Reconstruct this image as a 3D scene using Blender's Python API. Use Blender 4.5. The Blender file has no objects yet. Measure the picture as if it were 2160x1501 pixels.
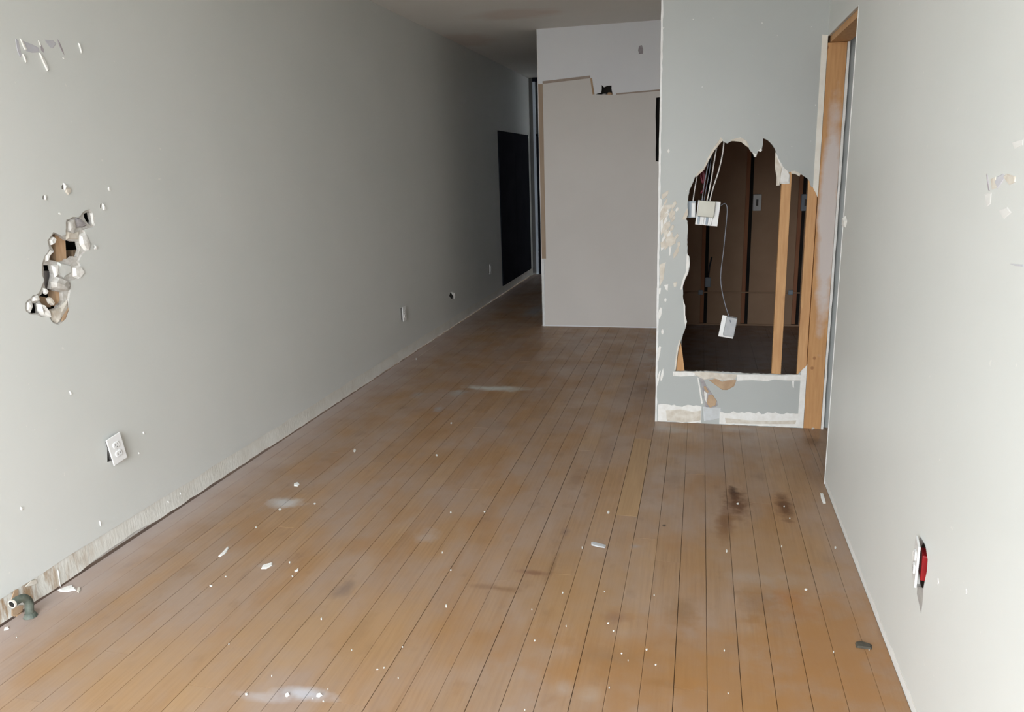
import bpy, bmesh, math, random
from mathutils import Vector, Matrix
from mathutils.geometry import tessellate_polygon

# ------------------------------------------------------------------ camera, sky, exposure
SC = bpy.context.scene
COL = SC.collection
IW, IH, FPX, CAMZ = 2160, 1501, 1609.78, 1.47
CR = Vector((0.97165692, 0.23443596, -0.03037467))
CU = Vector((-0.02722264, 0.23860183, 0.97073585))
CF = Vector((-0.23482284, 0.94239532, -0.23822109))
CAM = Vector((0, 0, CAMZ))
cd = bpy.data.cameras.new('camera'); cam = bpy.data.objects.new('camera', cd); COL.objects.link(cam)
cam.matrix_world = Matrix(((CR.x, CU.x, -CF.x, 0), (CR.y, CU.y, -CF.y, 0), (CR.z, CU.z, -CF.z, CAMZ), (0, 0, 0, 1)))
cd.sensor_width = 36; cd.lens = FPX / IW * 36; cd.clip_start = 0.05; cd.clip_end = 200
SC.camera = cam
SC.view_settings.view_transform = 'Standard'; SC.view_settings.look = 'None'
SC.view_settings.gamma = 1; SC.view_settings.use_curve_mapping = False
SC.view_settings.exposure = 3.97

# room dimensions (metres): X to the right, Y into the room, Z up
XL, XR, Y2, XP, YB, XB, ZC, Y1, ZD, XJ = -2.296, 0.596, 4.343, -0.224, 7.018, -1.434, 2.646, 3.556, 2.065, 0.688
STREET, BLDH = -16.0, 2.0
YF, YFAR, YCL, XCR = -0.80, 10.62, 7.22, 1.05        # street front, end of the hall, back of the closet
WIN = (-2.20, 0.10, 0.10, 2.55)          # shop window in the front wall: x0, x1, z0, z1

w = bpy.data.worlds.new('overcast_sky'); SC.world = w; w.use_nodes = True
nt = w.node_tree; nt.nodes.clear()
wo = nt.nodes.new('ShaderNodeOutputWorld'); wb = nt.nodes.new('ShaderNodeBackground')
wc = nt.nodes.new('ShaderNodeTexCoord'); wx = nt.nodes.new('ShaderNodeSeparateXYZ'); wr = nt.nodes.new('ShaderNodeValToRGB')
wm = nt.nodes.new('ShaderNodeMapRange'); wm.inputs[1].default_value = -1; wm.inputs[2].default_value = 1
nt.links.new(wc.outputs['Generated'], wx.inputs[0]); nt.links.new(wx.outputs[2], wm.inputs[0])
nt.links.new(wm.outputs[0], wr.inputs[0]); nt.links.new(wr.outputs[0], wb.inputs[0]); nt.links.new(wb.outputs[0], wo.inputs[0])
wr.color_ramp.elements[0].position = 0.5; wr.color_ramp.elements[0].color = (0.92, 0.96, 1.0, 1)      # even overcast, a little bluer overhead
wr.color_ramp.elements[1].position = 1.0; wr.color_ramp.elements[1].color = (0.80, 0.91, 1.0, 1)
wb.inputs[1].default_value = 1.0
pl = bpy.data.lights.new('daylight_portal', 'AREA'); pl.shape = 'RECTANGLE'
pl.size = WIN[1] - WIN[0]; pl.size_y = WIN[3] - WIN[2]; pl.cycles.is_portal = True
po = bpy.data.objects.new('daylight_portal', pl); COL.objects.link(po)
po.location = ((WIN[0] + WIN[1]) / 2, YF - 0.11, (WIN[2] + WIN[3]) / 2); po.rotation_euler = (math.radians(90), 0, 0)

rnd = random.Random(7)

# ------------------------------------------------------------------ helpers
def on(axis, v, x, y):
    """the point of the plane axis=v (0 X, 1 Y, 2 Z) that the photograph shows at pixel x, y"""
    d = CR * ((x - IW / 2) / FPX) - CU * ((y - IH / 2) / FPX) + CF
    return CAM + d * ((v - CAM[axis]) / d[axis])

def crop(pts, s, ox, oy):
    return [(ox + x / s, oy + y / s) for x, y in pts]

def link(name, me, mat=None, parent=None):
    o = bpy.data.objects.new(name, me); COL.objects.link(o)
    if mat is not None and me is not None:
        for m in (mat if isinstance(mat, (list, tuple)) else [mat]): me.materials.append(m)
    if parent is not None: o.parent = parent
    return o

def obj(name, bm, mat, parent=None, smooth=False):
    bmesh.ops.recalc_face_normals(bm, faces=bm.faces)
    me = bpy.data.meshes.new(name); bm.to_mesh(me); bm.free()
    if smooth:
        for p in me.polygons: p.use_smooth = True
    return link(name, me, mat, parent)

def empty(name, loc=(0, 0, 0), rot=(0, 0, 0)):
    o = bpy.data.objects.new(name, None); COL.objects.link(o); o.location = loc; o.rotation_euler = rot
    o.empty_display_size = 0.05
    return o

def tag(o, label, cat=None, group=None, kind=None):
    o['label'] = label
    if cat: o['category'] = cat
    if group: o['group'] = group
    if kind: o['kind'] = kind
    return o

def add_box(bm, x0, x1, y0, y1, z0, z1, bevel=0.0, mi=0):
    vs = [bm.verts.new((x, y, z)) for x in (x0, x1) for y in (y0, y1) for z in (z0, z1)]
    fs = [bm.faces.new([vs[i] for i in q]) for q in ((0, 1, 3, 2), (4, 6, 7, 5), (0, 4, 5, 1), (2, 3, 7, 6), (0, 2, 6, 4), (1, 5, 7, 3))]
    for f in fs: f.material_index = mi
    if bevel:
        es = list({e for f in fs for e in f.edges})
        bmesh.ops.bevel(bm, geom=es, offset=bevel, segments=2, affect='EDGES', profile=0.5)
    return bm

def box(name, x0, x1, y0, y1, z0, z1, mat, parent=None, bevel=0.0):
    return obj(name, add_box(bmesh.new(), x0, x1, y0, y1, z0, z1, bevel), mat, parent)

def smooth_path(pts, k=6):
    P = [Vector(p) for p in pts]
    if len(P) < 3: return P
    Q = [P[0] * 2 - P[1]] + P + [P[-1] * 2 - P[-2]]; out = []
    for i in range(1, len(Q) - 2):
        a, b, c, d = Q[i - 1:i + 3]
        for j in range(k):
            t = j / k
            out.append(0.5 * ((2 * b) + (c - a) * t + (2 * a - 5 * b + 4 * c - d) * t * t + (3 * b - a - 3 * c + d) * t ** 3))
    return out + [P[-1]]

def add_tube(bm, pts, r, n=8, caps=True, hollow=0.0):
    P = smooth_path(pts); rings = []
    T = [(P[min(i + 1, len(P) - 1)] - P[max(i - 1, 0)]).normalized() for i in range(len(P))]
    u = T[0].orthogonal().normalized()
    for p, t in zip(P, T):
        u = (u - t * u.dot(t)).normalized(); v = t.cross(u)
        rings.append([bm.verts.new(p + (u * math.cos(a) + v * math.sin(a)) * r) for a in (2 * math.pi * i / n for i in range(n))])
    for A, B in zip(rings, rings[1:]):
        for i in range(n): bm.faces.new((A[i], A[(i + 1) % n], B[(i + 1) % n], B[i]))
    if caps:
        bm.faces.new(rings[0])
        if not hollow: bm.faces.new(rings[-1])
    if hollow:
        t = T[-1]; v = t.cross(u); prev = rings[-1]
        for d, rr in ((0, hollow), (-0.03, hollow * 0.9)):
            q = [bm.verts.new(P[-1] + t * d + (u * math.cos(a) + v * math.sin(a)) * rr) for a in (2 * math.pi * i / n for i in range(n))]
            for i in range(n): bm.faces.new((prev[i], prev[(i + 1) % n], q[(i + 1) % n], q[i])).material_index = 1
            prev = q
        bm.faces.new(prev).material_index = 1
    return bm

def tube(name, pts, r, mat, parent=None, n=8):
    return obj(name, add_tube(bmesh.new(), pts, r, n), mat, parent, True)

def rag(poly, step, amp, closed=True, seed=1):
    """a torn outline: every side is cut into short bits and shaken"""
    R = random.Random(seed); P = [Vector(p) for p in poly]; out = []
    n = len(P) if closed else len(P) - 1
    for i in range(n):
        a, b = P[i], P[(i + 1) % len(P)]; L = (b - a).length; k = max(1, int(L / step))
        nn = Vector((-(b - a).y, (b - a).x)).normalized() if L else Vector((0, 0))
        for j in range(k):
            out.append(a + (b - a) * (j / k) + (nn * R.uniform(-amp, amp) if j else Vector((0, 0))))
    if not closed: out.append(P[-1])
    return out

def sheet(name, outer, holes, axis, level, depth, mats, parent=None):
    """a board in the plane axis=level with holes cut through; outlines are (Y,Z) for axis 0, (X,Z) for axis 1.
    The face lies at level, the back at level+depth; rims take material 1"""
    to3 = (lambda p, d: Vector((level + d, p[0], p[1]))) if axis == 0 else (lambda p, d: Vector((p[0], level + d, p[1])))
    loops = [[Vector((p[0], p[1], 0)) for p in l] for l in [outer] + holes]
    tris = tessellate_polygon(loops); flat = [p for l in loops for p in l]
    bm = bmesh.new()
    F = [bm.verts.new(to3(p, 0)) for p in flat]; B = [bm.verts.new(to3(p, depth)) for p in flat]
    for t in tris:
        if len(set(t)) < 3: continue
        try:
            bm.faces.new([F[i] for i in t]); bm.faces.new([B[i] for i in t])
        except ValueError: pass
    k = 0
    for l in loops:
        n = len(l)
        for i in range(n):
            a, b = k + i, k + (i + 1) % n
            try: bm.faces.new((F[a], F[b], B[b], B[a])).material_index = 1
            except ValueError: pass
        k += n
    return obj(name, bm, mats, parent)

def chip(name, pts3, nrm, h, mat, parent=None, inset=0.75, seed=0, lift=0.0):
    """a flake or lump lying on a surface: torn outline, raised middle, uneven crown"""
    R = random.Random(seed + len(pts3)); nrm = Vector(nrm); P = [Vector(p) for p in pts3]
    c = sum(P, Vector()) / len(P)
    bm = bmesh.new()
    A = [bm.verts.new(p + nrm * lift) for p in P]
    B = [bm.verts.new(c + (p - c) * (inset * R.uniform(0.9, 1.1)) + nrm * (lift + h * R.uniform(0.7, 1.1))) for p in P]
    top = bm.verts.new(c + nrm * (lift + h * R.uniform(0.8, 1.2)))
    n = len(P)
    for i in range(n):
        j = (i + 1) % n
        bm.faces.new((A[i], A[j], B[j], B[i])); bm.faces.new((B[i], B[j], top))
    bm.faces.new(A)
    return obj(name, bm, mat, parent)

def blob(cx, cy, rx, ry, n=9, seed=0, tilt=0.0):
    R = random.Random(seed); out = []
    for i in range(n):
        a = 2 * math.pi * i / n; r = R.uniform(0.7, 1.15)
        x, y = rx * r * math.cos(a), ry * r * math.sin(a)
        out.append((cx + x * math.cos(tilt) - y * math.sin(tilt), cy + x * math.sin(tilt) + y * math.cos(tilt)))
    return out

def pix(axis, level, pts):
    return [on(axis, level, x, y) for x, y in pts]

def pix2(axis, level, pts):
    P = pix(axis, level, pts)
    return [Vector((p.y, p.z)) if axis == 0 else Vector((p.x, p.z)) for p in P]

# ------------------------------------------------------------------ materials
class Mat:
    def __init__(s, name, rough=0.6, spec=0.5):
        s.m = bpy.data.materials.new(name); s.m.use_nodes = True; s.t = s.m.node_tree
        s.b = s.t.nodes['Principled BSDF']; s.b.inputs['Roughness'].default_value = rough
        s.b.inputs['Specular IOR Level'].default_value = spec
        s.geo = s.t.nodes.new('ShaderNodeNewGeometry'); s.P = s.geo.outputs['Position']
    def n(s, kind, **kw):
        nd = s.t.nodes.new(kind)
        for k, v in kw.items(): setattr(nd, k, v)
        return nd
    def L(s, a, b): s.t.links.new(a, b)
    def val(s, sock, v):
        if isinstance(v, bpy.types.NodeSocket): s.L(v, sock)
        else: sock.default_value = v
    def vec(s, op, a, b):
        nd = s.n('ShaderNodeVectorMath', operation=op); s.val(nd.inputs[0], a); s.val(nd.inputs[1], b); return nd
    def math(s, op, a, b=0.0, clamp=False):
        nd = s.n('ShaderNodeMath', operation=op, use_clamp=clamp); s.val(nd.inputs[0], a); s.val(nd.inputs[1], b); return nd.outputs[0]
    def noise(s, scale, detail=3.0, stretch=(1, 1, 1), rough=0.55, offset=None):
        v = s.vec('MULTIPLY', s.P, stretch).outputs[0]
        if offset is not None: v = s.vec('ADD', v, offset).outputs[0]
        nd = s.n('ShaderNodeTexNoise'); nd.inputs['Scale'].default_value = scale; nd.inputs['Detail'].default_value = detail
        nd.inputs['Roughness'].default_value = rough; s.L(v, nd.inputs['Vector']); return nd.outputs['Fac']
    def rng(s, f, a, b, c=0.0, d=1.0):
        nd = s.n('ShaderNodeMapRange'); s.val(nd.inputs[0], f)
        for i, v in enumerate((a, b, c, d)): nd.inputs[i + 1].default_value = v
        return nd.outputs[0]
    def mix(s, f, a, b):
        nd = s.n('ShaderNodeMix', data_type='RGBA'); s.val(nd.inputs[0], f)
        for sock, v in ((nd.inputs[6], a), (nd.inputs[7], b)):
            if isinstance(v, bpy.types.NodeSocket): s.L(v, sock)
            else: sock.default_value = (*v, 1)
        return nd.outputs[2]
    def spot(s, c, r, ns=9.0, amp=0.55, soft=(1.05, 0.55)):
        """1 inside a ragged ellipsoid at c with half sizes r"""
        d = s.vec('DIVIDE', s.vec('SUBTRACT', s.P, c).outputs[0], r)
        ln = s.n('ShaderNodeVectorMath', operation='LENGTH'); s.L(d.outputs[0], ln.inputs[0])
        f = s.math('ADD', ln.outputs['Value'], s.math('MULTIPLY', s.math('SUBTRACT', s.noise(ns, 5), 0.5), 2 * amp))
        return s.rng(f, soft[0], soft[1])
    def col(s, c): s.val(s.b.inputs['Base Color'], c if isinstance(c, bpy.types.NodeSocket) else (*c, 1)); return s
    def bump(s, f, strength=0.2, dist=0.01):
        nd = s.n('ShaderNodeBump'); nd.inputs['Strength'].default_value = strength; nd.inputs['Distance'].default_value = dist
        s.L(f, nd.inputs['Height']); s.L(nd.outputs[0], s.b.inputs['Normal']); return s

def plain(name, a, b, scale=8.0, rough=0.6, bump=0.0, spec=0.4, stretch=(1, 1, 1), lo=0.35, hi=0.65):
    m = Mat(name, rough, spec); f = m.noise(scale, 4, stretch)
    m.col(m.mix(m.rng(f, lo, hi), a, b))
    if bump: m.bump(f, bump, 0.004)
    return m.m

def wall_paint(name, a, b, rough=0.42):
    m = Mat(name, rough, 0.35)
    c = m.mix(m.rng(m.noise(1.7, 3), 0.35, 0.65), a, b)
    specks = m.rng(m.noise(38, 2, offset=(3.1, 7.7, 1.3)), 0.755, 0.775)       # tiny drips and nicks of bare plaster
    c = m.mix(m.math('MULTIPLY', specks, 0.6), c, (0.8, 0.79, 0.75))
    m.col(c); m.bump(m.noise(55, 3), 0.06, 0.004)
    return m.m

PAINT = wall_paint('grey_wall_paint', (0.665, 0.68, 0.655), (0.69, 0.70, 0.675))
PAINT2 = wall_paint('grey_paint_shaded', (0.415, 0.432, 0.420), (0.44, 0.455, 0.44))  # the wall grey again, darkened for the weaker light reaching the partition
PANEL = wall_paint('warm_grey_panel_paint', (0.67, 0.635, 0.60), (0.70, 0.665, 0.63), 0.6)
PRIMER = wall_paint('pale_primer', (0.80, 0.81, 0.84), (0.83, 0.835, 0.85), 0.7)
GYPSUM = plain('crumbled_gypsum', (0.62, 0.60, 0.57), (0.48, 0.45, 0.41), 60, 0.9, 0.5)
PLASTER = plain('white_plaster', (0.82, 0.81, 0.78), (0.75, 0.73, 0.69), 40, 0.85, 0.4)
CREAM = plain('torn_cream_paper', (0.70, 0.66, 0.59), (0.58, 0.52, 0.44), 30, 0.9, 0.3)
KRAFT = plain('torn_brown_paper', (0.40, 0.27, 0.17), (0.48, 0.34, 0.22), 25, 0.9, 0.3)
GREYCOAT = plain('grey_scratch_coat', (0.30, 0.28, 0.29), (0.42, 0.39, 0.38), 35, 0.95, 0.6)
LATH = plain('tan_wood_lath', (0.52, 0.33, 0.19), (0.60, 0.41, 0.26), 14, 0.8, 0.2, stretch=(4, 4, 0.5))
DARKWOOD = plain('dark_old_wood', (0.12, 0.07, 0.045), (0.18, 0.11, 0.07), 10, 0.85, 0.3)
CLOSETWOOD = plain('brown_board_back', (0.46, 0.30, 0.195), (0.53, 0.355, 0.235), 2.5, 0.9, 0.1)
CLOSETSTUD = plain('reddish_stud_wood', (0.42, 0.18, 0.10), (0.50, 0.24, 0.13), 5, 0.85, 0.2, stretch=(3, 3, 0.4))
DARKVOID = plain('cavity_shade', (0.02, 0.018, 0.016), (0.03, 0.026, 0.022), 5, 0.95)  # near-black colour puts the shade of cavities and gaps into the surface
WHITEPL = plain('white_plastic', (0.82, 0.82, 0.82), (0.80, 0.80, 0.79), 5, 0.35, spec=0.5)
GREYPL = plain('blue_grey_plastic', (0.34, 0.40, 0.47), (0.38, 0.44, 0.50), 8, 0.5)
BONEPL = plain('bone_plastic', (0.58, 0.57, 0.50), (0.62, 0.61, 0.54), 12, 0.5)
SLOT = plain('dark_slot', (0.10, 0.095, 0.09), (0.12, 0.11, 0.10), 5, 0.7)
REDPL = plain('red_plastic', (0.26, 0.003, 0.006), (0.20, 0.002, 0.005), 20, 0.4)
STEEL = plain('dull_steel', (0.55, 0.54, 0.52), (0.45, 0.44, 0.42), 30, 0.4)
CABLEW = plain('white_cable_jacket', (0.62, 0.60, 0.57), (0.66, 0.64, 0.62), 20, 0.45)
CABLEG = plain('grey_cable_jacket', (0.19, 0.205, 0.24), (0.23, 0.24, 0.275), 20, 0.5)
CABLED = plain('black_cable_jacket', (0.02, 0.022, 0.028), (0.03, 0.032, 0.04), 20, 0.5)
CABLER = plain('dark_red_wire', (0.13, 0.012, 0.025), (0.10, 0.01, 0.02), 20, 0.5)
PIPE = plain('verdigris_pipe', (0.075, 0.09, 0.072), (0.14, 0.155, 0.125), 50, 0.6, 0.4)
BLACKBIT = plain('charred_bit', (0.05, 0.045, 0.035), (0.09, 0.08, 0.06), 60, 0.9, 0.5)
BEAD = plain('bare_corner_bead', (0.80, 0.80, 0.79), (0.72, 0.71, 0.69), 30, 0.5)
HALLBLUE = plain('pale_hall_trim', (0.66, 0.74, 0.84), (0.70, 0.77, 0.86), 9, 0.5)
HALLDARK = plain('dark_hall_surface', (0.008, 0.009, 0.014), (0.012, 0.013, 0.020), 4, 0.8, spec=0.1)  # near-black, for the end door and the sheets added on the left wall
ROUGHWALL = wall_paint('hall_paint_darkened', (0.14, 0.14, 0.14), (0.16, 0.16, 0.155), 0.6)  # paint darkened to stand in for the lack of light in the hall

def stud_mat():
    m = Mat('pale_stud_wood', 0.65, 0.35)
    g = m.noise(10, 4, (7, 7, 0.55))
    c = m.mix(m.rng(g, 0.32, 0.68), (0.60, 0.35, 0.165), (0.50, 0.265, 0.115))
    k = m.rng(m.noise(7, 1, (1, 1, 0.8)), 0.72, 0.80)
    m.col(m.mix(m.math('MULTIPLY', k, 0.6), c, (0.28, 0.11, 0.045))); m.bump(g, 0.1, 0.004)
    return m.m
STUD = stud_mat()

def jamb_mat():                               # bare jamb with plaster smeared up its middle
    m = Mat('smeared_jamb_wood', 0.7, 0.35)
    g = m.noise(10, 4, (7, 7, 0.55))
    c = m.mix(m.rng(g, 0.32, 0.68), (0.56, 0.31, 0.135), (0.46, 0.235, 0.095))
    a, b = on(1, Y2, 1762, 215), on(1, Y2, 1729, 690)
    s = m.spot(((a.x + b.x) / 2 + 0.006, Y2, (a.z + b.z) / 2), (0.052, 0.3, (a.z - b.z) / 2 + 0.02), 9, 0.5, (1.1, 0.65))
    c = m.mix(m.math('MULTIPLY', s, 0.9), c, (0.60, 0.55, 0.53))
    for (x, y) in ((1713, 776), (1718, 755), (1745, 100)):
        p = on(1, Y2, x, y)
        c = m.mix(m.math('MULTIPLY', m.spot(p, (0.010, 0.1, 0.012), 30, 0.3), 0.6), c, (0.22, 0.08, 0.03))
    m.col(c); m.bump(g, 0.1, 0.004)
    return m.m
JAMB = jamb_mat()

def base_mat():                               # bare band where the skirting used to be
    m = Mat('bare_plaster_band', 0.8, 0.3)
    c = m.mix(m.rng(m.noise(9, 4), 0.35, 0.65), (0.76, 0.75, 0.70), (0.69, 0.67, 0.61))
    near = m.rng(m.vec('DOT_PRODUCT', m.P, (0, 1, 0)).outputs['Value'], 2.40, 1.95)
    brown = m.math('MULTIPLY', m.rng(m.noise(16, 5, (1, 2.2, 0.45)), 0.47, 0.60), near)
    c = m.mix(m.math('MULTIPLY', brown, 0.9), c, (0.33, 0.20, 0.095))
    m.col(c); m.bump(m.noise(40, 4, (1, 2, 0.5)), 0.35, 0.006)
    return m.m
BASE = base_mat()

def ceil_mat():
    m = Mat('stained_ceiling_paint', 0.8, 0.3)
    c = m.mix(m.rng(m.noise(0.9, 4), 0.35, 0.65), (0.82, 0.80, 0.76), (0.77, 0.74, 0.70))
    for (x, y, rx, ry, k) in ((1090, 30, 0.42, 0.22, 0.5), (980, 85, 0.35, 0.4, 0.5), (1160, 25, 0.12, 0.09, 0.4)):
        p = on(2, ZC, x, y)
        c = m.mix(m.math('MULTIPLY', m.spot(p, (rx, ry, 0.4), 3, 0.5), k), c, (0.66, 0.53, 0.46))
    m.col(c); m.bump(m.noise(30, 3), 0.1, 0.005)
    return m.m
CEIL = ceil_mat()

def floor_mat():
    m = Mat('worn_fir_boards', 0.45, 0.5)
    oi = m.n('ShaderNodeObjectInfo'); r = oi.outputs['Random']
    ramp = m.n('ShaderNodeValToRGB'); m.L(r, ramp.inputs[0]); e = ramp.color_ramp.elements
    e[0].position = 0; e[0].color = (0.350, 0.212, 0.112, 1); e[1].position = 1; e[1].color = (0.310, 0.185, 0.098, 1)
    for p, c in ((0.3, (0.325, 0.198, 0.110)), (0.5, (0.365, 0.218, 0.112)), (0.75, (0.335, 0.193, 0.097)), (0.9, (0.38, 0.238, 0.13))):
        x = e.new(p); x.color = (*c, 1)
    off = m.n('ShaderNodeCombineXYZ'); m.L(m.math('MULTIPLY', r, 40.0), off.inputs[0]); m.L(m.math('MULTIPLY', r, 17.0), off.inputs[1])
    grain = m.noise(1.0, 5, (95, 3.2, 1), 0.6, off.outputs[0])
    c = m.mix(m.math('MULTIPLY', m.rng(grain, 0.42, 0.68), 0.30), ramp.outputs[0], (0.15, 0.075, 0.034))
    c = m.mix(m.math('MULTIPLY', m.rng(m.noise(2.6, 4, (1.4, 0.8, 1)), 0.38, 0.62), 0.68), c, (0.335, 0.248, 0.198))   # dusty, finish gone
    c = m.mix(m.math('MULTIPLY', m.rng(m.noise(3.3, 4, (1.5, 0.7, 1), offset=(9, 2, 0)), 0.53, 0.69), 0.5), c, (0.31, 0.155, 0.055))   # finish left, amber
    c = m.mix(m.math('MULTIPLY', m.rng(m.noise(9, 4, (1.2, 0.7, 1), offset=(1, 8, 0)), 0.60, 0.74), 0.30), c, (0.12, 0.065, 0.04))
    # pale plaster dust along the left wall
    xl = m.rng(m.math('ADD', m.vec('DOT_PRODUCT', m.P, (1, 0, 0)).outputs['Value'], m.math('MULTIPLY', m.noise(6), 0.22)), XL + 0.42, XL + 0.12)
    c = m.mix(m.math('MULTIPLY', xl, 0.65), c, (0.46, 0.39, 0.37))
    S = [  # pixel, half width, half length (m), colour, strength
        (1548, 1040, .022, .08, (.025, .010, .005), .95), (1552, 1060, .055, .16, (.11, .042, .014), .85), (1655, 1068, .036, .14, (.10, .038, .012), .85),
        (1530, 1105, .035, .17, (.14, .055, .018), .75), (1665, 1258, .05, .06, (.30, .11, .025), .7), (1700, 1290, .06, .05, (.30, .12, .03), .5),
        (1650, 1222, .16, .06, (.36, .30, .25), .55), (1565, 1215, .06, .05, (.37, .31, .27), .45), (1320, 1335, .10, .06, (.37, .28, .22), .45),
        (1420, 1370, .06, .04, (.38, .33, .28), .45), (1128, 1207, .07, .018, (.14, .055, .035), .65), (1050, 1240, .10, .020, (.15, .07, .03), .5),
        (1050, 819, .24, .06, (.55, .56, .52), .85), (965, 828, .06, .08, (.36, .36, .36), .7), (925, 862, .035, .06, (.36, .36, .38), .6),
        (880, 832, .05, .06, (.36, .34, .34), .5), (600, 1062, .085, .06, (.55, .55, .55), .7), (640, 1462, .09, .03, (.52, .53, .58), .7),
        (560, 1470, .10, .02, (.50, .50, .55), .4), (560, 1192, .03, .02, (.5, .5, .5), .4), (725, 1240, .035, .07, (.17, .12, .10), .7),
        (1401, 1108, .008, .012, (.03, .02, .015), .85), (1192, 1122, .018, .035, (.16, .10, .08), .6), (1395, 1440, .06, .02, (.14, .07, .025), .5),
        (1340, 1152, .02, .02, (.30, .28, .28), .6), (1215, 1010, .03, .12, (.18, .10, .06), .5), (1165, 1195, .012, .10, (.10, .05, .03), .6), (1420, 1010, .04, .12, (.20, .12, .075), .5), (900, 1130, .05, .07, (.40, .33, .29), .5), (1280, 960, .03, .2, (.22, .13, .08), .45), (760, 1330, .03, .12, (.19, .11, .06), .5), (1190, 1450, .03, .035, (.42, .37, .33), .5), (1245, 1460, .035, .04, (.43, .37, .31), .5),
        (1715, 930, .05, .08, (.09, .05, .035), .6), (1770, 1150, .05, .25, (.33, .24, .19), .5), (1600, 1270, .07, .12, (.20, .10, .04), .5),
        (1440, 1290, .05, .10, (.19, .105, .045), .5), (1360, 820, .14, .25, (.15, .09, .065), .4), (1420, 905, .10, .06, (.36, .33, .31), .6),
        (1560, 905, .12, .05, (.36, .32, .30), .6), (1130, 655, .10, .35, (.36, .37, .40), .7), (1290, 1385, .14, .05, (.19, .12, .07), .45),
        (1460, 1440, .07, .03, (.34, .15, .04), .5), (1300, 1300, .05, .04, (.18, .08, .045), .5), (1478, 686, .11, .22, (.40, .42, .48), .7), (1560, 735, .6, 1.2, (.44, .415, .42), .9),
        (1480, 1440, .50, .30, (.32, .155, .05), .7), (1760, 1380, .22, .45, (.32, .15, .045), .75), (1600, 1170, .25, .3, (.33, .185, .075), .5), (1230, 1230, .22, .3, (.33, .19, .08), .45),
        (700, 1330, .35, .25, (.36, .215, .10), .45), (300, 1420, .4, .2, (.37, .22, .10), .4)]
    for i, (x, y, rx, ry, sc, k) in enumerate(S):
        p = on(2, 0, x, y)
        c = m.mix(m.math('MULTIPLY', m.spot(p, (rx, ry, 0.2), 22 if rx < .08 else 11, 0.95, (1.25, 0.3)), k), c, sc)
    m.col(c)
    m.L(m.rng(m.noise(4, 3), 0.35, 0.65, 0.34, 0.55), m.b.inputs['Roughness'])
    m.bump(grain, 0.12, 0.003)
    return m.m
BOARD = floor_mat()
PALEBOARD = plain('pale_replacement_board', (0.40, 0.255, 0.135), (0.35, 0.215, 0.11), 1.0, 0.5, 0.05, stretch=(90, 3, 1))

def glass_mat():
    m = bpy.data.materials.new('dimmed_transom_glass'); m.use_nodes = True; t = m.node_tree; t.nodes.clear()
    o = t.nodes.new('ShaderNodeOutputMaterial'); a = t.nodes.new('ShaderNodeBsdfTransparent'); g = t.nodes.new('ShaderNodeBsdfGlossy'); x = t.nodes.new('ShaderNodeMixShader')
    a.inputs[0].default_value = (0.006, 0.0095, 0.0135, 1); g.inputs['Roughness'].default_value = 0.3; x.inputs[0].default_value = 0.05  # tint this dark only dims the sky's light through the pane
    t.links.new(a.outputs[0], x.inputs[1]); t.links.new(g.outputs[0], x.inputs[2]); t.links.new(x.outputs[0], o.inputs[0])
    return m
GLASS = glass_mat()

# ------------------------------------------------------------------ floor
floor = box('floor', XL - 0.1, 1.8, YF - 0.1, YFAR + 0.1, -0.12, -0.021, DARKWOOD)
tag(floor, 'worn wooden board floor running the length of the empty room', 'floor', kind='structure')
PWID = 0.0944; PX0 = -0.038
def plank(x0, x1, y0, y1, mat=BOARD):
    g = rnd.choice((0.0001, 0.0002, 0.0004, 0.0006, 0.0008, 0.0010)); dz = rnd.uniform(-0.0008, 0.0003)
    c = Vector(((x0 + x1) / 2, (y0 + y1) / 2, 0))
    hx, hy, ch = (x1 - x0) / 2 - g, (y1 - y0) / 2 - 0.0005, 0.0008
    bm = bmesh.new()
    lv = []
    for z, i in ((-0.02, 0), (dz - ch, 0), (dz, ch)):
        lv.append([bm.verts.new((sx * (hx - i), sy * hy, z)) for sx, sy in ((-1, -1), (1, -1), (1, 1), (-1, 1))])
    for A, B in zip(lv, lv[1:]):
        for k in range(4): bm.faces.new((A[k], A[(k + 1) % 4], B[(k + 1) % 4], B[k]))
    bm.faces.new(lv[-1])
    o = obj('plank', bm, mat, floor); o.location = c
    return o
PALE = (-0.321, -0.226, 3.06, 4.03)
k0 = math.floor((XL + 0.004 - PX0) / PWID)
for k in range(k0, k0 + 44):
    xa, xb = PX0 + k * PWID, PX0 + (k + 1) * PWID
    xa = max(xa, XL + 0.004); xm = (xa + xb) / 2
    if xb - xa < 0.01 or xm > 1.68: continue
    if xm < XB: spans = [(YF, YFAR)]
    elif xm < -0.17: spans = [(YF, YB)]
    elif xm < XR: spans = [(YF, YCL)]
    elif xm < XCR: spans = [(3.32, Y2 + 0.03), (Y2 + 0.101, YCL)]
    else: spans = [(3.32, Y2 + 0.03)]
    jobs = [(xa, xb, sp) for sp in spans]
    if xa < XR < xb: jobs = [(xa, XR, (YF, YCL)), (XR, xb, (Y1 - 0.02, Y2 + 0.03)), (XR, xb, (Y2 + 0.031, YCL))]
    elif xb > XR and xa < XR + 0.2: jobs = [(xa, xb, (Y1 - 0.02, Y2 + 0.03)), (xa, xb, (Y2 + 0.031, YCL))] if xm < XJ else jobs
    for xa, xb, (s0, s1) in jobs:
        y = s0; first = True
        while y < s1 - 1e-6:
            L = rnd.uniform(0.5, 2.6) if first else rnd.uniform(1.5, 3.0)
            first = False
            ye = min(y + L, s1)
            if s1 - ye < 0.4: ye = s1
            if PALE[0] < xm < PALE[1]:
                for e in (PALE[2], PALE[3]):
                    if y < e - 1e-6 < ye: ye = e
            isp = PALE[0] < xm < PALE[1] and abs(y - PALE[2]) < 1e-4
            plank(xa, xb, y, ye, PALEBOARD if isp else BOARD)
            y = ye

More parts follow.
